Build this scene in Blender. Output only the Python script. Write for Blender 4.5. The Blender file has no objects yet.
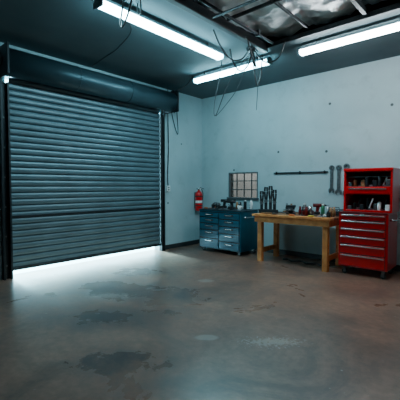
import bpy, bmesh, math, random
from mathutils import Vector, Matrix, noise
random.seed(7)
R=math.radians
scene=bpy.context.scene
COL=scene.collection

# ------------------------------------------------------------ materials
def mat(name,color,rough=.5,metal=0.,var=0.,scale=8.,bump=0.,bscale=60.,emit=None,estr=0.,coat=0.):
    m=bpy.data.materials.new(name); m.use_nodes=True
    nt=m.node_tree; N=nt.nodes; L=nt.links; b=N['Principled BSDF']
    b.inputs['Base Color'].default_value=(*color,1); b.inputs['Roughness'].default_value=rough
    b.inputs['Metallic'].default_value=metal; b.inputs['Coat Weight'].default_value=coat
    tc=N.new('ShaderNodeTexCoord')
    if var>0:
        n=N.new('ShaderNodeTexNoise'); n.inputs['Scale'].default_value=scale; n.inputs['Detail'].default_value=6
        L.new(tc.outputs['Object'],n.inputs['Vector'])
        r=N.new('ShaderNodeValToRGB'); r.color_ramp.elements[0].position=.3; r.color_ramp.elements[1].position=.7
        r.color_ramp.elements[0].color=(*[c*(1-var) for c in color],1)
        r.color_ramp.elements[1].color=(*[min(1,c*(1+var)) for c in color],1)
        L.new(n.outputs['Fac'],r.inputs['Fac']); L.new(r.outputs['Color'],b.inputs['Base Color'])
    if bump>0:
        n2=N.new('ShaderNodeTexNoise'); n2.inputs['Scale'].default_value=bscale; n2.inputs['Detail'].default_value=5
        L.new(tc.outputs['Object'],n2.inputs['Vector'])
        bp=N.new('ShaderNodeBump'); bp.inputs['Strength'].default_value=bump; bp.inputs['Distance'].default_value=.01
        L.new(n2.outputs['Fac'],bp.inputs['Height']); L.new(bp.outputs['Normal'],b.inputs['Normal'])
    if emit:
        b.inputs['Emission Color'].default_value=(*emit,1); b.inputs['Emission Strength'].default_value=estr
    return m

def wood_mat(name,c1,c2):
    m=bpy.data.materials.new(name); m.use_nodes=True
    nt=m.node_tree; N=nt.nodes; L=nt.links; b=N['Principled BSDF']; b.inputs['Roughness'].default_value=.55
    tc=N.new('ShaderNodeTexCoord'); mp=N.new('ShaderNodeMapping'); mp.inputs['Scale'].default_value=(3,14,3)
    n=N.new('ShaderNodeTexNoise'); n.inputs['Scale'].default_value=3; n.inputs['Detail'].default_value=8; n.inputs['Distortion'].default_value=.6
    r=N.new('ShaderNodeValToRGB'); r.color_ramp.elements[0].position=.32; r.color_ramp.elements[1].position=.68
    r.color_ramp.elements[0].color=(*c1,1); r.color_ramp.elements[1].color=(*c2,1)
    L.new(tc.outputs['Object'],mp.inputs['Vector']); L.new(mp.outputs['Vector'],n.inputs['Vector'])
    L.new(n.outputs['Fac'],r.inputs['Fac']); L.new(r.outputs['Color'],b.inputs['Base Color'])
    return m

def floor_mat():
    m=bpy.data.materials.new('stained_concrete'); m.use_nodes=True
    nt=m.node_tree; N=nt.nodes; L=nt.links; b=N['Principled BSDF']
    tc=N.new('ShaderNodeTexCoord')
    def noi(s,d=8,dist=0.,rough=.6):
        n=N.new('ShaderNodeTexNoise'); n.inputs['Scale'].default_value=s; n.inputs['Detail'].default_value=d
        n.inputs['Distortion'].default_value=dist; n.inputs['Roughness'].default_value=rough
        L.new(tc.outputs['Object'],n.inputs['Vector']); return n.outputs['Fac']
    def ramp(src,p0,p1,c0=(0,0,0),c1=(1,1,1)):
        r=N.new('ShaderNodeValToRGB'); r.color_ramp.elements[0].position=p0; r.color_ramp.elements[1].position=p1
        r.color_ramp.elements[0].color=(*c0,1); r.color_ramp.elements[1].color=(*c1,1)
        L.new(src,r.inputs['Fac']); return r.outputs['Color']
    def mix(f,a,bb,t='MIX'):
        x=N.new('ShaderNodeMix'); x.data_type='RGBA'; x.blend_type=t
        for k,v in ((0,f),(6,a),(7,bb)):
            if isinstance(v,(int,float)): x.inputs[k].default_value=v
            elif isinstance(v,tuple): x.inputs[k].default_value=(*v,1)
            else: L.new(v,x.inputs[k])
        return x.outputs[2]
    def math_(op,a,bb=None):
        x=N.new('ShaderNodeMath'); x.operation=op
        for k,v in ((0,a),(1,bb)):
            if v is None: continue
            if isinstance(v,(int,float)): x.inputs[k].default_value=v
            else: L.new(v,x.inputs[k])
        x.use_clamp=True
        return x.outputs[0]
    def blob(cx,cy,rx,ry,edge=.5,amt=.35,ns=4.):
        mp=N.new('ShaderNodeMapping'); mp.vector_type='TEXTURE'
        mp.inputs['Location'].default_value=(cx,cy,0); mp.inputs['Rotation'].default_value=(0,0,R(42)); mp.inputs['Scale'].default_value=(rx,ry,1)
        L.new(tc.outputs['Object'],mp.inputs['Vector'])
        ln=N.new('ShaderNodeVectorMath'); ln.operation='LENGTH'; L.new(mp.outputs['Vector'],ln.inputs[0])
        nn=noi(ns,9,.3,.68)
        x=N.new('ShaderNodeMath'); x.operation='MULTIPLY_ADD'; L.new(nn,x.inputs[0]); x.inputs[1].default_value=amt*4
        y=N.new('ShaderNodeMath'); y.operation='SUBTRACT'; L.new(ln.outputs['Value'],y.inputs[0]); y.inputs[1].default_value=amt*2
        L.new(y.outputs[0],x.inputs[2])
        return ramp(x.outputs[0],1-edge,1.,(1,1,1),(0,0,0))
    base=ramp(noi(.8,10,.3),.3,.7,(.24,.108,.074),(.46,.24,.165))
    fine=ramp(noi(14,8),.3,.75,(.66,.66,.66),(1.15,1.15,1.15))
    c=mix(1.,base,fine,'MULTIPLY')
    st=ramp(noi(.9,12,1.0,.70),.45,.66)
    c=mix(math_('MULTIPLY',st,.72),c,(.05,.036,.033))
    st2=ramp(noi(2.6,12,.5,.7),.50,.66)
    c=mix(math_('MULTIPLY',st2,.38),c,(.07,.05,.045))
    wets=[blob(1.8,-3.75,1.25,.65,1.,.6,2.),blob(2.55,-3.35,1.0,.42,1.,.6,3.),blob(2.5,-4.4,1.0,.40,1.,.7,3.),blob(1.2,-2.9,.7,.35,1.,.6,3.),blob(3.4,-4.9,.6,.25,1.,.9,4.)]
    w=wets[0]
    for q in wets[1:]: w=mix(1.,w,q,'LIGHTEN')
    c=mix(math_('MULTIPLY',w,.80),c,(.03,.026,.028))
    pales=[blob(3.64,-4.08,.13,.07,.3,.12,6.),blob(4.15,-3.75,.24,.09,.35,1.6,30.),blob(2.35,-2.6,.14,.08,.3,.4,6.),blob(1.9,-3.95,.30,.09,.4,1.4,16.)]
    w2=pales[0]
    for q in pales[1:]: w2=mix(1.,w2,q,'LIGHTEN')
    c=mix(math_('MULTIPLY',w2,.45),c,(.52,.45,.41))
    for (vs,th,am) in ((5.5,.05,.6),(13.,.05,.35)):
        v=N.new('ShaderNodeTexVoronoi'); v.inputs['Scale'].default_value=vs; L.new(tc.outputs['Object'],v.inputs['Vector'])
        sp=ramp(v.outputs['Distance'],th*.6,th*1.2,(1,1,1),(0,0,0))
        spm=math_('MULTIPLY',sp,ramp(noi(1.1,3),.48,.6))
        c=mix(math_('MULTIPLY',spm,am),c,(.6,.57,.54))
    L.new(c,b.inputs['Base Color'])
    rr=ramp(noi(1.3,9,.5),.3,.7,(.24,.24,.24),(.44,.44,.44))
    rr=mix(math_('MULTIPLY',w,.8),rr,(.20,.20,.20))
    L.new(rr,b.inputs['Roughness']); b.inputs['Specular IOR Level'].default_value=.75
    b.inputs['Coat Weight'].default_value=.4; b.inputs['Coat Roughness'].default_value=.30
    bp=N.new('ShaderNodeBump'); bp.inputs['Strength'].default_value=.3; bp.inputs['Distance'].default_value=.01
    L.new(noi(9,10),bp.inputs['Height']); L.new(bp.outputs['Normal'],b.inputs['Normal'])
    return m

def wall_mat(name='painted_plaster',k=1.):
    m=bpy.data.materials.new(name); m.use_nodes=True
    nt=m.node_tree; N=nt.nodes; L=nt.links; b=N['Principled BSDF']; b.inputs['Roughness'].default_value=.7
    tc=N.new('ShaderNodeTexCoord')
    n=N.new('ShaderNodeTexNoise'); n.inputs['Scale'].default_value=.8; n.inputs['Detail'].default_value=9; L.new(tc.outputs['Object'],n.inputs['Vector'])
    r=N.new('ShaderNodeValToRGB'); r.color_ramp.elements[0].position=.3; r.color_ramp.elements[1].position=.65
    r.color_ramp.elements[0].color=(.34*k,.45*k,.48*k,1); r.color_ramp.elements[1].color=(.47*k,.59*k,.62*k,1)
    L.new(n.outputs['Fac'],r.inputs['Fac'])
    def mul(a,src,p0,p1,dark):
        rr=N.new('ShaderNodeValToRGB'); rr.color_ramp.elements[0].position=p0; rr.color_ramp.elements[1].position=p1
        rr.color_ramp.elements[0].color=(dark,dark,dark,1); rr.color_ramp.elements[1].color=(1,1,1,1)
        L.new(src,rr.inputs['Fac'])
        x=N.new('ShaderNodeMix'); x.data_type='RGBA'; x.blend_type='MULTIPLY'; x.inputs[0].default_value=1
        L.new(a,x.inputs[6]); L.new(rr.outputs['Color'],x.inputs[7]); return x.outputs[2]
    v=N.new('ShaderNodeTexVoronoi'); v.inputs['Scale'].default_value=2.2; L.new(tc.outputs['Object'],v.inputs['Vector'])
    c=mul(r.outputs['Color'],v.outputs['Distance'],.045,.065,.15)
    n3=N.new('ShaderNodeTexNoise'); n3.inputs['Scale'].default_value=3.5; n3.inputs['Detail'].default_value=10; n3.inputs['Roughness'].default_value=.7; L.new(tc.outputs['Object'],n3.inputs['Vector'])
    c=mul(c,n3.outputs['Fac'],.30,.46,.86)
    L.new(c,b.inputs['Base Color'])
    n2=N.new('ShaderNodeTexNoise'); n2.inputs['Scale'].default_value=40; n2.inputs['Detail'].default_value=5; L.new(tc.outputs['Object'],n2.inputs['Vector'])
    bp=N.new('ShaderNodeBump'); bp.inputs['Strength'].default_value=.12; bp.inputs['Distance'].default_value=.01
    L.new(n2.outputs['Fac'],bp.inputs['Height']); L.new(bp.outputs['Normal'],b.inputs['Normal'])
    return m

M_floor=floor_mat(); M_wall=wall_mat(); M_wall2=wall_mat('bounce_cut_plaster',.15)  # M_wall2: unseen right and front walls, darkened to cut fill light in the foreground
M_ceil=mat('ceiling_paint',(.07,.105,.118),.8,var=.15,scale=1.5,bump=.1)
M_drive=mat('driveway_concrete',(.8,.82,.82),.9,var=.06)
M_door=mat('galvanised_slat',(.13,.19,.22),.40,.35,var=.12,scale=3,bump=.05)
M_hood=mat('hood_steel',(.06,.10,.12),.36,.45,var=.15,scale=3)
M_dark=mat('dark_steel',(.03,.035,.04),.45,.5,var=.2)
M_base=mat('baseboard_black',(.03,.035,.038),.5,var=.1)
M_black=mat('black_plastic',(.015,.015,.017),.4,var=.1)
M_grey=mat('grey_cable',(.05,.055,.06),.5,var=.1)
M_rubber=mat('black_rubber',(.02,.02,.02),.7,var=.1)
M_chrome=mat('chrome_steel',(.62,.64,.66),.25,1.,var=.08)
M_steel=mat('worn_steel',(.17,.18,.19),.4,.8,var=.25,scale=20)
M_blue=mat('blue_enamel',(.002,.075,.13),.4,.0,var=.12,scale=5,coat=.1)
M_blued=mat('dark_blue_enamel',(.004,.025,.04),.45,.0,var=.12)
M_red=mat('red_enamel',(.62,.0,.004),.28,0.,var=.08,scale=5,coat=.4)
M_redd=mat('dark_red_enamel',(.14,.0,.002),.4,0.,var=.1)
M_ext=mat('extinguisher_red',(.62,.001,.005),.3,0.,var=.05,coat=.3)
M_white=mat('white_plastic',(.75,.77,.77),.45,var=.04)
M_frame=mat('window_frame_paint',(.08,.10,.11),.5,var=.04)
M_munt=mat('window_muntin_paint',(.06,.075,.08),.5,var=.1)
M_wood=wood_mat('bench_pine',(.52,.16,.04),(.78,.31,.09))
M_top=wood_mat('worn_bench_top',(.13,.06,.03),(.32,.15,.07))
M_orange=mat('orange_plastic',(.6,.13,.02),.4,var=.08)
M_yellow=mat('yellow_plastic',(.6,.40,.03),.4,var=.08)
M_green=mat('green_plastic',(.03,.20,.10),.4,var=.08)
M_brown=wood_mat('tool_handle_wood',(.22,.10,.04),(.38,.19,.08))
M_foil=mat('insulation_foil',(.84,.88,.90),.36,.2,var=.12,scale=3,bump=1.,bscale=9)
M_tubeC=mat('fluorescent_diffuser_cool',(.9,.95,1),.4,emit=(.43,.87,1.0),estr=50)
M_tubeN=mat('fluorescent_diffuser_neutral',(.9,.95,1),.4,emit=(.86,.96,1.0),estr=50)
M_fix=mat('fixture_enamel',(.16,.24,.27),.4,var=.05)

def glass_mat():
    m=bpy.data.materials.new('window_glass'); m.use_nodes=True
    nt=m.node_tree; N=nt.nodes; L=nt.links; N.remove(N['Principled BSDF'])
    t=N.new('ShaderNodeBsdfTransparent'); g=N.new('ShaderNodeBsdfGlossy'); g.inputs['Roughness'].default_value=.08
    n=N.new('ShaderNodeTexNoise'); n.inputs['Scale'].default_value=1.5; n.inputs['Detail'].default_value=1
    tc=N.new('ShaderNodeTexCoord'); L.new(tc.outputs['Object'],n.inputs['Vector'])
    r=N.new('ShaderNodeValToRGB'); r.color_ramp.elements[0].color=(.14,.105,.095,1); r.color_ramp.elements[1].color=(.20,.15,.135,1)
    r.color_ramp.elements[0].position=.35; r.color_ramp.elements[1].position=.65
    L.new(n.outputs['Fac'],r.inputs['Fac']); L.new(r.outputs['Color'],t.inputs['Color'])
    x=N.new('ShaderNodeMixShader'); x.inputs[0].default_value=.06
    L.new(t.outputs[0],x.inputs[1]); L.new(g.outputs[0],x.inputs[2]); L.new(x.outputs[0],N['Material Output'].inputs['Surface'])
    return m
M_glass=glass_mat()

# ------------------------------------------------------------ mesh builder
class MB:
    def __init__(s): s.bm=bmesh.new(); s.mats=[]
    def mi(s,m):
        if m not in s.mats: s.mats.append(m)
        return s.mats.index(m)
    def box(s,lo,hi,m,bev=0.,M=None):
        c=[(a+b)/2 for a,b in zip(lo,hi)]; d=[abs(b-a) for a,b in zip(lo,hi)]
        t=bmesh.new(); bmesh.ops.create_cube(t,size=1)
        for v in t.verts: v.co=Vector((v.co.x*d[0]+c[0],v.co.y*d[1]+c[1],v.co.z*d[2]+c[2]))
        if bev>0: bmesh.ops.bevel(t,geom=t.edges[:],offset=min(bev,min(d)*.45),segments=2,affect='EDGES',profile=.5)
        s.merge(t,m,M)
    def merge(s,t,m,M=None,smooth=False):
        mp={}
        for v in t.verts: mp[v]=s.bm.verts.new(v.co)
        i=s.mi(m)
        for f in t.faces:
            try:
                nf=s.bm.faces.new([mp[v] for v in f.verts]); nf.material_index=i; nf.smooth=smooth
            except ValueError: pass
        if M is not None:
            for v in mp.values(): v.co=M@v.co
        t.free()
    def cyl(s,p1,p2,r,m,seg=16,r2=None,M=None):
        p1=Vector(p1);p2=Vector(p2); d=p2-p1
        t=bmesh.new(); bmesh.ops.create_cone(t,cap_ends=True,segments=seg,radius1=r,radius2=r if r2 is None else r2,depth=d.length)
        Q=Matrix.Translation((p1+p2)/2)@d.to_track_quat('Z','Y').to_matrix().to_4x4()
        for v in t.verts: v.co=Q@v.co
        i=s.mi(m); mp={v:s.bm.verts.new(M@v.co if M is not None else v.co) for v in t.verts}
        for f in t.faces:
            nf=s.bm.faces.new([mp[v] for v in f.verts]); nf.material_index=i; nf.smooth=len(f.verts)==4
        t.free()
    def lathe(s,prof,m,seg=24,M=None):
        t=bmesh.new(); rings=[]
        for (r,z) in prof: rings.append([t.verts.new((r*math.cos(2*math.pi*k/seg),r*math.sin(2*math.pi*k/seg),z)) for k in range(seg)])
        for a,b in zip(rings,rings[1:]):
            for k in range(seg): t.faces.new([a[k],a[(k+1)%seg],b[(k+1)%seg],b[k]])
        t.faces.new(rings[0][::-1]); t.faces.new(rings[-1])
        s.merge(t,m,M,True)
    def tube(s,pts,r,m,seg=8,M=None,closed=False):
        P=[Vector(p) for p in pts]; t=bmesh.new(); rings=[]; n=len(P)
        for i,p in enumerate(P):
            if closed: d=P[(i+1)%n]-P[i-1]
            else: d=(P[min(i+1,n-1)]-P[max(i-1,0)])
            q=d.to_track_quat('Z','Y')
            rings.append([t.verts.new(p+q@Vector((r*math.cos(2*math.pi*k/seg),r*math.sin(2*math.pi*k/seg),0))) for k in range(seg)])
        pr=list(zip(rings,rings[1:]))
        if closed: pr.append((rings[-1],rings[0]))
        for a,b in pr:
            for k in range(seg): t.faces.new([a[k],a[(k+1)%seg],b[(k+1)%seg],b[k]])
        if not closed: t.faces.new(rings[0][::-1]); t.faces.new(rings[-1])
        s.merge(t,m,M,True)
    def prism(s,poly,h,m,M=None):
        t=bmesh.new(); a=[t.verts.new((x,y,0)) for x,y in poly]; b=[t.verts.new((x,y,h)) for x,y in poly]
        t.faces.new(a[::-1]); t.faces.new(b); n=len(a)
        for k in range(n): t.faces.new([a[k],a[(k+1)%n],b[(k+1)%n],b[k]])
        s.merge(t,m,M)
    def done(s,name,origin=(0,0,0),loc=None,rot=0.):
        bmesh.ops.recalc_face_normals(s.bm,faces=s.bm.faces[:])
        o=Vector(origin)
        for v in s.bm.verts: v.co-=o
        me=bpy.data.meshes.new(name); s.bm.to_mesh(me); s.bm.free()
        for m in s.mats: me.materials.append(m)
        ob=bpy.data.objects.new(name,me); COL.objects.link(ob)
        ob.location=loc if loc is not None else o; ob.rotation_euler=(0,0,rot)
        return ob
def T(x,y,z,rz=0,rx=0,ry=0):
    return Matrix.Translation((x,y,z))@Matrix.Rotation(rz,4,'Z')@Matrix.Rotation(ry,4,'Y')@Matrix.Rotation(rx,4,'X')
def catmull(P,n=8):
    P=[Vector(p) for p in P]; P=[P[0]]+P+[P[-1]]; out=[]
    for i in range(1,len(P)-2):
        a,b,c,d=P[i-1:i+3]
        for k in range(n):
            t=k/n; out.append(.5*((2*b)+(c-a)*t+(2*a-5*b+4*c-d)*t*t+(3*b-a-3*c+d)*t**3))
    out.append(P[-2]); return out

# ------------------------------------------------------------ room dims
XR,YF,H,HT=7.6,-8.2,3.56,4.05
DY0,DY1,DZ=-4.50,-1.39,3.08
WX0,WX1,WZ0,WZ1=.82,1.62,1.14,1.73

b=MB(); b.box((-.2,YF-.2,-.1),(XR+.2,.2,0),M_floor); b.done('floor')
b=MB(); b.box((-5,YF-1,-.12),(-.2,2,-.005),M_drive); b.done('ground')
b=MB()
b.box((-.2,YF-.2,0),(0,DY0,HT),M_wall); b.box((-.2,DY1,0),(0,0,HT),M_wall); b.box((-.2,DY0,DZ),(0,DY1,HT),M_wall)
b.done('wall_left')
b=MB()
b.box((-.2,0,0),(WX0,.2,HT),M_wall); b.box((WX1,0,0),(XR+.2,.2,HT),M_wall)
b.box((WX0,0,0),(WX1,.2,WZ0),M_wall); b.box((WX0,0,WZ1),(WX1,.2,HT),M_wall)
b.done('wall_back')
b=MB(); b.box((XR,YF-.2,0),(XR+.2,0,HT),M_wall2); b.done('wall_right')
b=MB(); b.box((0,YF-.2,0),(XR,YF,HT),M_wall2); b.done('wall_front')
OX,OY=2.82,-1.72
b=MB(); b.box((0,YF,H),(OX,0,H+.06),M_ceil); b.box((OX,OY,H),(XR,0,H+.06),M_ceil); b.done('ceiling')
b=MB(); b.box((-.2,YF-.2,HT),(XR+.2,.2,HT+.1),M_ceil); b.done('roof_deck')

# foil insulation: crumpled sheets pillowing between straps
t=bmesh.new(); NX,NY=200,270; g=[]
for i in range(NX+1):
    row=[]
    for j in range(NY+1):
        x=OX-.08+(XR-OX+.07)*i/NX; y=YF+.01+(OY+.08-YF)*j/NY
        u=(x-OX)/.74; vv=(y-OY)/1.0
        pil=abs(math.sin(u*math.pi))**.5*abs(math.sin(vv*math.pi))**.4
        rid=1-abs(noise.noise(Vector((x*3.2,y*3.2,4))))*2
        z=3.77-.08*pil+.06*noise.noise(Vector((x*2.2,y*2.2,0)))+.040*noise.turbulence(Vector((x*4,y*4,2)),4,True)-.04*rid**3
        row.append(t.verts.new((x,y,max(3.668,min(z,4.03)))))
    g.append(row)
for i in range(NX):
    for j in range(NY): t.faces.new([g[i][j],g[i+1][j],g[i+1][j+1],g[i][j+1]])
b=MB(); b.merge(t,M_foil,None,True); b.done('insulation_foil_blanket')

b=MB()
b.box((OX-.04,YF,H-.06),(OX+.04,OY+.02,H+.06),M_dark,.008)
b.box((OX+.04,OY-.03,H-.01),(XR,OY+.01,H+.06),M_dark,.006)
for x in (4.30,5.8): b.box((x-.025,YF,H+.02),(x+.025,OY-.03,H+.10),M_dark,.005)
for x in (3.55,5.05,6.55): b.box((x-.012,YF,H+.06),(x+.012,OY-.03,H+.10),M_dark,.004)
for y in (-2.75,-4.6,-6.5): b.box((OX+.04,y-.015,H+.05),(XR,y+.015,H+.09),M_dark,.004)
b.done('ceiling_joist_frame')
b=MB()
b.tube([(3.05,YF+.02,H-.03),(3.05,-2.2,H-.03),(3.05,-1.9,H-.03)],.018,M_dark)
b.tube([(2.9,-3.1,H-.04),(5,-3.1,H-.04),(XR-.02,-3.1,H-.04)],.016,M_dark)
for yy in (-2.3,-3.6,-5): b.box((3.02,yy-.02,H-.06),(3.08,yy+.02,H+.02),M_dark)
b.done('electrical_conduit')

# ------------------------------------------------------------ roller door
b=MB()
pitch=.098; prof=[]
z=.145
while z<DZ+.1:
    prof+= [(0.012,z),(0.030,z+.008),(0.039,z+.030),(0.040,z+.060),(0.034,z+.082),(0.006,z+.093)]
    z+=pitch
t=bmesh.new()
A=[t.verts.new((x,DY0+.035,z)) for x,z in prof]; B=[t.verts.new((x,DY1-.035,z)) for x,z in prof]
for k in range(len(prof)-1): t.faces.new([A[k],B[k],B[k+1],A[k+1]])
b.merge(t,M_door,None,False)
b.box((.008,DY0+.035,.115),(.06,DY1-.035,.16),M_dark,.006)
b.box((.006,DY0+.035,.93),(.046,DY1-.035,.965),M_dark,.004)
b.box((.04,-3.05,.118),(.075,-2.85,.15),M_steel,.005)
b.done('roller_door')
for k,(y0,y1) in enumerate(((DY0-.10,DY0+.03),(DY1-.03,DY1+.07))):
    b=MB()
    b.box((.0,y0,0),(.012,y1,2.97),M_dark); b.box((.012,y0+.0,0),(.085,y0+.03,2.97),M_dark,.004)
    b.box((.012,y1-.03,0),(.085,y1,2.97),M_dark,.004)
    for q in range(6): b.cyl((.012,(y0+y1)/2,.2+q*.45),(.02,(y0+y1)/2,.2+q*.45),.014,M_steel,8)
    b.done('door_guide_rail_%d'%(k+1))  # side guide rails that hold the roller door curtain
b=MB()
cx,cz,r=.25,3.21,.20
b.cyl((cx,DY0-.10,cz),(cx,DY1+.11,cz),r,M_hood,40)
b.box((.0,DY0-.10,cz+.0),(cx,DY1+.11,cz+r),M_hood,.01)
for y in (DY0-.13,DY1+.10):
    b.box((.0,y,cz-.22),(cx+.21,y+.035,cz+.215),M_dark,.01)
    b.cyl((cx,y-.015,cz),(cx,y+.05,cz),.06,M_black,16)
for y in (-3.5,-2.45): b.cyl((cx,y,cz),(cx,y+.02,cz),r+.004,M_hood,40)
b.done('roller_door_barrel_hood')

b=MB(); b.box((0,DY1+.075,0),(.02,-.0,.10),M_base,.004); b.done('baseboard_left')
b=MB(); b.box((.02,-.02,0),(XR,-.0,.10),M_base,.004); b.done('baseboard_back')

# window
b=MB()
b.box((WX0,.0,WZ0),(WX0+.03,.12,WZ1),M_frame,.004); b.box((WX1-.03,.0,WZ0),(WX1,.12,WZ1),M_frame,.004)
b.box((WX0,.0,WZ1-.03),(WX1,.12,WZ1),M_frame,.004); b.box((WX0-.03,-.03,WZ0-.02),(WX1+.03,.12,WZ0+.02),M_frame,.004)
for k in (1,2,3):
    x=WX0+(WX1-WX0)*k/4; b.box((x-.009,.05,WZ0+.03),(x+.009,.075,WZ1-.03),M_munt)
for k in (1,2):
    zz=WZ0+(WZ1-WZ0)*k/3; b.box((WX0+.03,.05,zz-.010),(WX1-.03,.075,zz+.010),M_munt)
b.box((WX0+.02,.062,WZ0+.02),(WX1-.02,.066,WZ1-.02),M_glass)
b.done('window_1')

# ------------------------------------------------------------ fluorescent lights
def fixture(name,L,loc,rot,hang,mt):
    b=MB(); z=-hang
    b.box((-L/2,-.055,z+.048),(L/2,.055,z+.09),M_fix,.006)
    t=bmesh.new(); n=8
    q=[(.062,.048)]+[(.07*math.cos(math.pi*k/n),-.04*math.sin(math.pi*k/n)+.022) for k in range(n+1)]+[(-.062,.048)]
    A=[t.verts.new((-L/2+.03,y,z+zz)) for y,zz in q]; B=[t.verts.new((L/2-.03,y,z+zz)) for y,zz in q]
    nn=len(q)
    for k in range(nn): t.faces.new([A[k],A[(k+1)%nn],B[(k+1)%nn],B[k]])
    t.faces.new(A); t.faces.new(B[::-1]); b.merge(t,mt,None,False)
    for e in (-1,1): b.box((e*(L/2-.015)-.015,-.08,z-.022),(e*(L/2-.015)+.015,.08,z+.055),M_fix,.004)
    for e in (-.35,.35): b.cyl((e*L,0,z+.08),(e*L,0,-.001),.012,M_dark,8)
    return b.done(name,(0,0,0),loc,rot)
fixture('fluorescent_light',2.2,(2.28,-3.25,H),R(90),.15,M_tubeC)
fixture('fluorescent_light',1.65,(1.96,-1.5,H),0,.15,M_tubeC)
fixture('fluorescent_light',1.75,(4.16,-1.5,H),0,.15,M_tubeN)

# ------------------------------------------------------------ blue cabinet
def caster(b,x,y,h=.10,m=M_rubber):
    b.box((x-.035,y-.03,h-.015),(x+.035,y+.03,h),M_steel,.003)
    for s_ in (-1,1): b.box((x-.012,y+s_*.022-.003,.03),(x+.025,y+s_*.022+.003,h-.01),M_steel)
    b.cyl((x+.005,y-.016,.04),(x+.005,y+.016,.04),.04,m,18)
b=MB()
X0,X1,Y0,Y1,Z0,Z1=.62,1.73,-.80,-.16,.08,.90
b.box((X0,Y0,Z0),(X1,Y1,Z1),M_blue,.012)
b.box((X0-.01,Y0-.012,Z1-.001),(X1+.01,Y1+.01,Z1+.02),M_blued,.006)
for c in range(2):
    xa=X0+.035+c*(X1-X0-.05)/2; xb=xa+(X1-X0-.05)/2-.02
    hs=[.20,.17,.13,.12,.11] if c==0 else [.16,.16,.14,.14,.13]
    z=Z0+.025
    for h in hs:
        b.box((xa-.008,Y0-.004,z-.008),(xb+.008,Y0+.004,z+h+.004),M_black)
        b.box((xa,Y0-.018,z),(xb,Y0+.01,z+h-.014),M_blue,.005)
        b.box((xa+.17,Y0-.036,z+h-.060),(xb-.17,Y0-.015,z+h-.045),M_chrome,.004)
        b.box((xa+.14,Y0-.020,z+h-.072),(xb-.14,Y0-.0175,z+h-.038),M_black)
        z+=h+.008
for x in (X0+.08,X1-.08):
    for y in (Y0+.07,Y1-.07): caster(b,x,y,.08)
b.tube(catmull([(X1,Y0+.12,.78),(X1+.05,Y0+.13,.78),(X1+.05,Y1-.13,.78),(X1,Y1-.12,.78)],6),.012,M_chrome)
b.done('blue_tool_cabinet',((X0+X1)/2,(Y0+Y1)/2,0))
ZC=.923

# ------------------------------------------------------------ workbench
b=MB()
X0,X1,Y0,Y1,ZT=2.10,3.60,-.97,-.14,.90
for k in range(6):
    ya=Y0+(Y1-Y0)*k/6; b.box((X0,ya+.001,ZT-.04),(X1,ya+(Y1-Y0)/6-.001,ZT),M_top if k else M_wood,.004)
b.box((X0+.04,Y0+.03,ZT-.15),(X1-.04,Y0+.07,ZT-.04),M_wood,.004)
b.box((X0+.04,Y1-.07,ZT-.15),(X1-.04,Y1-.03,ZT-.04),M_wood,.004)
for x in (X0+.04,X1-.08): b.box((x,Y0+.07,ZT-.15),(x+.04,Y1-.07,ZT-.04),M_wood,.004)
for x in (X0+.08,X1-.17):
    for y in (Y0+.07,Y1-.16): b.box((x,y,0),(x+.09,y+.09,ZT-.04),M_wood,.006)
    b.box((x+.025,Y0+.16,.16),(x+.065,Y1-.16,.25),M_wood,.004)
b.done('workbench',((X0+X1)/2,(Y0+Y1)/2,0))

# ------------------------------------------------------------ red tool chest
b=MB()
X0,X1,Y0,Y1=3.66,4.39,-.80,-.22
b.box((X0,Y0,.13),(X1,Y1,1.0),M_red,.012)
b.box((X0+.01,Y0-.008,.985),(X1-.01,Y1,1.01),M_redd,.004)
hs=[.185,.15,.125,.115,.115,.09]; z=.155
for h in hs:
    b.box((X0+.035,Y0-.004,z-.007),(X1-.035,Y0+.004,z+h+.006),M_black)
    b.box((X0+.04,Y0-.02,z),(X1-.04,Y0+.01,z+h-.008),M_red,.004)
    b.box((X0+.045,Y0-.038,z+h-.034),(X1-.045,Y0-.018,z+h-.012),M_chrome,.004)
    z+=h+.009
for x in (X0+.08,X1-.08):
    for y in (Y0+.07,Y1-.07): caster(b,x,y,.13)
b.tube(catmull([(X1,Y0+.1,.90),(X1+.07,Y0+.11,.90),(X1+.07,Y1-.11,.90),(X1,Y1-.1,.90)],6),.013,M_chrome)
hx0,hx1,hy0,hy1,hz0,hz1=X0+.03,X1+.02,-.68,Y1,1.01,1.70
b.box((hx0,hy0,hz0),(hx0+.03,hy1,hz1),M_red,.004); b.box((hx1-.03,hy0,hz0),(hx1,hy1,hz1),M_red,.004)
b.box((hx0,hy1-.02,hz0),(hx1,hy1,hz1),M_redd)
b.box((hx0-.005,hy0-.01,hz1-.05),(hx1+.005,hy1,hz1),M_red,.008)
b.box((hx0+.02,hy0,hz0+.28),(hx1-.02,hy1,hz0+.40),M_red,.004)
b.box((hx0+.05,hy0-.012,hz0+.295),(hx1-.05,hy0,hz0+.385),M_red,.003)
b.box((hx0+.08,hy0-.024,hz0+.355),(hx1-.08,hy0-.01,hz0+.375),M_chrome,.003)
b.box((hx0+.02,hy0,hz0),(hx1-.02,hy1,hz0+.03),M_red,.004)
b.box((hx0+.02,hy0+.10,hz0+.55),(hx1-.02,hy0+.13,hz0+.565),M_steel,.002)
b.box((X0+.33,Y0-.03,.955),(X0+.40,Y0-.01,.985),M_chrome,.003)
rnd=random.Random(4)
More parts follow.
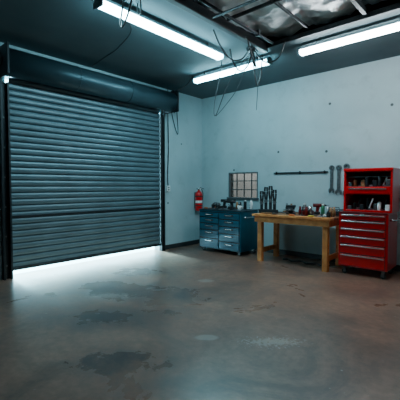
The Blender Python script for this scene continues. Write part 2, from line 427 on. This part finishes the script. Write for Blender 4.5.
for zb in (hz0+.03,hz0+.40):
    for i in range(10):
        x=hx0+.08+i*.063; y=hy0+.06+rnd.uniform(0,.12); h=rnd.uniform(.09,.19); m=rnd.choice([M_black,M_chrome,M_dark,M_steel,M_brown,M_white])
        if i%3==0: b.box((x-.03,y-.05,zb),(x+.03,y+.05,zb+h*.6),m,.004)
        elif i%3==1: b.lathe([(.026,zb),(.028,zb+.004),(.028,zb+h),(.015,zb+h+.015)],m,12,T(x,y,0))
        else:
            b.cyl((x-.03,y,zb+.012),(x+.03,y,zb+h),.011,m,8); b.box((x-.03,y-.03,zb),(x+.02,y+.03,zb+.03),M_steel,.003)
b.done('red_tool_chest',((X0+X1)/2,(Y0+Y1)/2,0))

# ------------------------------------------------------------ fire extinguisher
b=MB()
ex,ey=.125,-.26; M=T(ex,ey,.82)
b.lathe([(.07,0),(.085,.012),(.088,.03),(.088,.38),(.082,.42),(.062,.455),(.035,.475),(.028,.48),(.028,.50)],M_ext,28,M)
b.lathe([(.032,.498),(.034,.505),(.034,.54),(.02,.55)],M_chrome,16,M)
b.box((-.012,-.09,.55),(.012,.05,.562),M_black,.003,M@Matrix.Rotation(R(-14),4,'X'))
b.box((-.012,-.085,.525),(.012,.03,.535),M_black,.003,M)
b.cyl((.03,0,.525),(.055,0,.525),.018,M_white,14,M=M)
b.tube(catmull([(0,.03,.525),(.01,.09,.51),(.03,.115,.42),(.03,.105,.25),(.02,.098,.12)],8),.010,M_black,8,M)
b.cyl((.02,.098,.13),(.02,.098,.03),.013,M_black,10,.020,M=M)
for zz in (.12,.34):
    b.lathe([(.0885,zz),(.0905,zz+.001),(.0905,zz+.022),(.0885,zz+.023)],M_black,28,M)
b.lathe([(.0882,.19),(.0888,.191),(.0888,.25),(.0882,.251)],M_white,28,M)
b.box((-.125,-.03,.05),(-.115,.03,.45),M_steel,.003,M)
b.box((-.115,-.025,.12),(-.085,.025,.14),M_steel,.0,M); b.box((-.115,-.025,.34),(-.085,.025,.36),M_steel,.0,M)
b.done('fire_extinguisher',(ex,ey,.82))

b=MB()
yc=-1.18
b.tube(catmull([(.03,yc,3.55),(.03,yc,3.0),(.035,yc+.01,2.3),(.03,yc-.01,1.7),(.03,yc,1.42)],8),.010,M_black)
b.box((.0,yc-.05,1.30),(.05,yc+.05,1.43),M_white,.006)
for zz in (1.335,1.385): b.box((.05,yc-.02,zz-.012),(.053,yc+.02,zz+.012),M_black)
b.done('wall_power_outlet')

b=MB()
b.box((2.02,-.03,1.675),(3.16,-.0,1.70),M_dark,.003)
for x in (2.08,2.6,3.1): b.box((x-.012,-.036,1.66),(x+.012,-.0,1.715),M_dark,.002)
b.done('magnetic_tool_rail')
def wrench(x,ztop,L,w):
    b=MB()
    M=T(x,-.012,ztop)@Matrix.Rotation(R(90),4,'X')
    def ring(cx,cy,ro,ri,h):
        t=bmesh.new(); n=20; lay=[]
        for (rr,zz) in ((ro,0),(ro,h),(ri,h),(ri,0)): lay.append([t.verts.new((cx+rr*math.cos(2*math.pi*k/n),cy+rr*math.sin(2*math.pi*k/n),zz)) for k in range(n)])
        for a,c in zip(lay,lay[1:]+lay[:1]):
            for k in range(n): t.faces.new([a[k],a[(k+1)%n],c[(k+1)%n],c[k]])
        b.merge(t,M_steel,M)
    ring(0,-w*1.3,w*1.25,w*.6,.018)
    b.prism([(-w*.65,-w*2.3),(w*.65,-w*2.3),(w*.7,-L+w*2.4),(-w*.7,-L+w*2.4)],.014,M_steel,M)
    j=-L
    b.prism([(-w*.5,j+w*2.6),(-w*1.35,j+w*1.7),(-w*1.4,j+w*.6),(-w*.9,j),(-w*.6,j+.0),(-w*.6,j+w*1.1),(0,j+w*1.5),(w*.6,j+w*1.1),(w*.6,j),(w*.9,j),(w*1.4,j+w*.6),(w*1.35,j+w*1.7),(w*.5,j+w*2.6)],.018,M_steel,M)
    b.cyl((0,-w*.9,-.012),(0,-w*.9,.03),.007,M_dark,8,M=M)
    b.done('combination_wrench')
for (x,zt,L,w) in [(3.235,1.81,.52,.039),(3.365,1.81,.55,.041),(3.505,1.83,.59,.044)]: wrench(x,zt,L,w)

# ------------------------------------------------------------ upright pliers rack
b=MB()
b.box((-.18,-.06,0),(.18,.06,.07),M_dark,.006)
for i,x in enumerate((-.14,-.05,.045,.13)):
    h=(.42,.50,.52,.45)[i]; m=(M_black,M_dark,M_black,M_dark)[i]
    b.box((x-.026,-.016,.03),(x+.026,.016,h*.46),M_dark,.005)
    b.cyl((x,-.020,h*.46),(x,.020,h*.46),.034,M_steel,14)
    for s_ in (-1,1):
        b.tube(catmull([(x+s_*.008,0,h*.46),(x+s_*.020,0,h*.62),(x+s_*.027,0,h*.85),(x+s_*.020,0,h)],6),.0185,m)
b.done('plier_rack',(0,0,0),(2.27,-.66,.90),R(4))

def vise(loc,rot):
    b=MB()
    b.cyl((0,0,0),(0,0,.03),.09,M_dark,20); b.cyl((0,0,.03),(0,0,.07),.05,M_dark,16)
    b.box((-.05,-.12,.06),(.05,.10,.12),M_dark,.012)
    b.box((-.08,.02,.12),(.08,.06,.17),M_dark,.01); b.box((-.08,-.06,.10),(.08,-.02,.17),M_dark,.01)
    b.box((-.075,.015,.145),(.075,.022,.17),M_steel); b.box((-.075,-.02,.145),(.075,-.013,.17),M_steel)
    b.cyl((0,-.12,.09),(0,-.19,.09),.014,M_steel,12); b.cyl((-.08,-.175,.09),(.08,-.175,.09),.007,M_steel,8)
    for e in (-1,1): b.cyl((e*.08,-.175,.09),(e*.09,-.175,.09),.011,M_steel,10)
    b.done('bench_vise',(0,0,0),loc,rot)
vise((2.72,-.62,.90),R(15))

def drill(loc,rot,m,name='cordless_drill'):
    b=MB()
    b.box((-.055,-.04,0),(.055,.04,.05),M_black,.01)
    b.prism([(-.025,.05),(.03,.05),(.045,.14),(-.015,.14)],.036,m,Matrix.Translation((0,.018,0))@Matrix.Rotation(R(90),4,'X'))
    b.cyl((-.07,0,.165),(.10,0,.165),.034,m,18); b.cyl((.10,0,.165),(.13,0,.165),.028,M_black,16); b.cyl((.13,0,.165),(.165,0,.165),.02,M_black,14,.012)
    b.cyl((.165,0,.165),(.22,0,.165),.004,M_steel,8); b.box((.032,-.008,.10),(.048,.008,.135),M_black,.003)
    b.done(name,(0,0,0),loc,rot)
drill((1.30,-.50,ZC),R(200),M_black); drill((3.08,-.30,.90),R(30),M_redd); drill((.90,-.27,ZC),R(10),M_dark)

def hammer(loc,rot):
    b=MB()
    b.cyl((-.14,0,.018),(.12,0,.018),.0135,M_brown,12,.011)
    b.box((.10,-.045,.005),(.135,.035,.034),M_steel,.006); b.cyl((.118,-.045,.02),(.118,-.062,.02),.017,M_steel,14)
    b.prism([(.103,.03),(.133,.03),(.125,.085),(.118,.085)],.014,M_steel,T(0,0,.012))
    b.done('claw_hammer',(0,0,0),loc,rot)
hammer((2.40,-.88,.90),R(5))

def screwdriver(loc,rot,m):
    b=MB(); b.cyl((-.10,0,.016),(0,0,.016),.016,m,10,.012); b.cyl((0,0,.016),(.12,0,.016),.004,M_steel,8)
    b.done('screwdriver',(0,0,0),loc,rot)
screwdriver((2.95,-.93,.90),R(4),M_orange); screwdriver((.80,-.72,ZC),R(-5),M_orange); screwdriver((3.30,-.93,.90),R(0),M_yellow)

def toolbox(loc,rot,m,s=1.):
    b=MB()
    b.box((-.17*s,-.08*s,0),(.17*s,.08*s,.10*s),m,.006); b.prism([(-.08*s,0),(.08*s,0),(.05*s,.05*s),(-.05*s,.05*s)],.34*s,m,Matrix.Translation((-.17*s,0,.102*s))@Matrix(((0,0,1,0),(1,0,0,0),(0,1,0,0),(0,0,0,1))))
    b.tube(catmull([(-.08*s,0,.15*s),(-.075*s,0,.185*s),(.075*s,0,.185*s),(.08*s,0,.15*s)],5),.008*s,M_black)
    for x in (-.09,.09): b.box((x*s-.012,-.088*s,.08*s),(x*s+.012,-.078*s,.12*s),M_chrome,.002)
    b.done('portable_toolbox',(0,0,0),loc,rot)
toolbox((3.42,-.30,.90),R(4),M_dark,.75)

def can(loc,m,name='spray_can',s=1.):
    b=MB(); b.lathe([(.030*s,0),(.033*s,.004),(.033*s,.15*s),(.028*s,.165*s),(.014*s,.172*s)],m,18); b.lathe([(.022*s,.165*s),(.022*s,.195*s),(.015*s,.20*s)],M_white,14)
    b.done(name,(0,0,0),loc)
can((1.62,-.26,ZC),M_white); can((1.52,-.34,ZC),M_dark); can((2.84,-.30,.90),M_steel); can((2.20,-.30,.90),M_dark); can((3.24,-.42,.90),M_green)

b=MB(); b.lathe([(.035,0),(.04,.005),(.04,.09),(.036,.095)],M_white,18); b.tube(catmull([(.038,0,.075),(.065,0,.07),(.065,0,.03),(.038,0,.02)],5),.006,M_white)
b.done('coffee_mug',(0,0,0),(1.60,-.66,ZC))

def pile(loc,rx,ry,n,mats,seed,s=1.):
    rnd=random.Random(seed); b=MB()
    for i in range(n):
        x=rnd.uniform(-rx,rx); y=rnd.uniform(-ry,ry); a=rnd.uniform(0,6.28); m=rnd.choice(mats); k=rnd.randrange(5)
        M=T(x,y,0,a)
        if k==0: b.cyl((-.03,0,.02),(.03,0,.02),.02,m,12,M=M)
        elif k==1:
            b.box((-.09,-.011,0),(.06,.011,.012),m,.002,M); b.cyl((.07,0,0),(.07,0,.016),.024,m,12,M=M)
        elif k==2: b.lathe([(.028,0),(.028,.055*s),(.02,.065*s),(.02,.095*s)],m,12,M)
        elif k==3:
            b.box((-.05,-.03,0),(.05,.03,.05*s),m,.006,M); b.cyl((-.03,0,.05*s),(.06,0,.075*s),.012,M_steel,8,M=M)
        else:
            for s_ in (-1,1): b.tube(catmull([(0,0,.01),(-.05,s_*.03,.01),(-.12,s_*.022,.01)],5),.009,m,6,M)
            b.box((-.01,-.014,.0),(.06,.014,.018),M_steel,.003,M)
    b.done('hand_tool_pile',(0,0,0),loc)
pile((3.06,-.66,.90),.12,.12,26,[M_black,M_steel,M_dark,M_redd,M_chrome],3,1.7)
pile((3.43,-.66,.90),.09,.14,22,[M_black,M_steel,M_dark,M_brown,M_white],5,1.7)
pile((1.22,-.70,ZC),.20,.03,16,[M_black,M_steel,M_dark],9,1.5)
pile((1.30,-.27,ZC),.10,.05,9,[M_black,M_steel,M_dark,M_brown],10,1.6)
pile((.84,-.52,ZC),.10,.06,10,[M_black,M_steel,M_dark,M_orange],21,1.7)
pile((2.52,-.33,.90),.14,.07,12,[M_black,M_steel,M_dark,M_brown,M_redd],22,1.9)

# ------------------------------------------------------------ hanging cables
b=MB()
b.box((2.62,-1.95,H-.05),(2.75,-1.82,H),M_dark,.005)
b.tube(catmull([(2.68,-1.88,H-.05),(2.62,-1.9,3.30),(2.52,-1.97,3.22),(2.44,-2.05,3.36),(2.42,-2.1,3.54)],8),.012,M_black)
b.tube(catmull([(2.68,-1.88,H-.05),(2.70,-1.84,3.2),(2.72,-1.80,3.00),(2.76,-1.76,3.12),(2.78,-1.74,3.46)],8),.011,M_black)
b.tube(catmull([(2.7,-1.88,H-.05),(2.8,-1.95,3.22),(2.9,-2.2,3.26),(2.93,-2.4,3.5)],8),.012,M_black)
b.tube(catmull([(2.72,-1.88,H-.05),(2.9,-1.85,3.30),(3.1,-1.82,3.32),(3.2,-1.80,3.54)],8),.011,M_black)
b.tube(catmull([(2.64,-1.92,H-.05),(2.60,-2.05,3.36),(2.58,-2.3,3.30),(2.62,-2.6,3.40),(2.66,-2.8,3.54)],8),.012,M_black)
b.tube(catmull([(2.66,-1.88,H-.05),(2.25,-1.9,3.1),(1.98,-1.9,2.62),(1.93,-1.88,2.80),(1.96,-1.78,3.3),(1.98,-1.75,3.55)],10),.007,M_grey)
b.tube(catmull([(2.66,-1.88,H-.05),(2.45,-1.92,3.0),(2.2,-1.95,2.72),(1.98,-1.9,2.60)],10),.005,M_grey)
b.tube(catmull([(2.74,-1.86,H-.05),(2.78,-1.86,3.1),(2.74,-1.84,2.6)],10),.005,M_grey)
b.done('hanging_cable_bundle')
b=MB()
b.tube(catmull([(2.44,-4.1,3.55),(2.5,-4.2,3.2),(2.58,-4.22,3.14),(2.70,-4.22,3.30),(2.72,-4.2,3.48)],10),.011,M_black)
b.tube(catmull([(2.42,-3.9,3.55),(2.55,-4.0,3.36),(2.66,-4.05,3.30),(2.72,-4.1,3.48)],10),.009,M_black)
b.done('ceiling_power_cable')
b=MB()
b.tube(catmull([(2.1,-4.3,3.545),(1.9,-3.6,3.545),(1.2,-3.3,3.54),(.7,-3.2,3.545),(.1,-3.1,3.545)],10),.007,M_black)
b.done('ceiling_power_cable')
b=MB()
b.tube(catmull([(.05,-1.0,3.53),(.5,-1.2,3.5),(.8,-1.38,3.46),(1.08,-1.5,3.54)],10),.012,M_black)
b.tube(catmull([(.05,-1.0,3.5),(.03,-.9,3.1),(.04,-.88,2.6),(.03,-1.0,2.85),(.03,-1.1,3.2)],10),.007,M_black)
b.box((0,-1.06,3.42),(.06,-.94,3.55),M_dark,.004)
b.done('wall_power_cable')

b=MB()
pts=[(2.5+.9*k/40+.0, -.50+.05*math.sin(k*.5), .018) for k in range(41)]
b.tube(pts,.016,M_black); b.done('air_hose')

# ------------------------------------------------------------ lights / world
w=bpy.data.worlds.new('World'); scene.world=w; w.use_nodes=True
bg=w.node_tree.nodes['Background']; bg.inputs['Color'].default_value=(.45,.86,1,1); bg.inputs['Strength'].default_value=20.0
ld=bpy.data.lights.new('sun','SUN'); ld.energy=120; ld.angle=R(10); ld.color=(.35,.86,1)
so=bpy.data.objects.new('sun',ld); COL.objects.link(so)
so.rotation_euler=Vector((1,-.10,-.13)).to_track_quat('-Z','Y').to_euler(); so.location=(-5,-3,3)

# ------------------------------------------------------------ camera
cd=bpy.data.cameras.new('camera'); cd.sensor_width=36; cd.lens=349/400*36; cd.clip_start=.05
co=bpy.data.objects.new('camera',cd); COL.objects.link(co)
co.location=(5.73,-6.53,1.42); co.rotation_euler=(R(90-2.3),0,R(41.6))
scene.camera=co
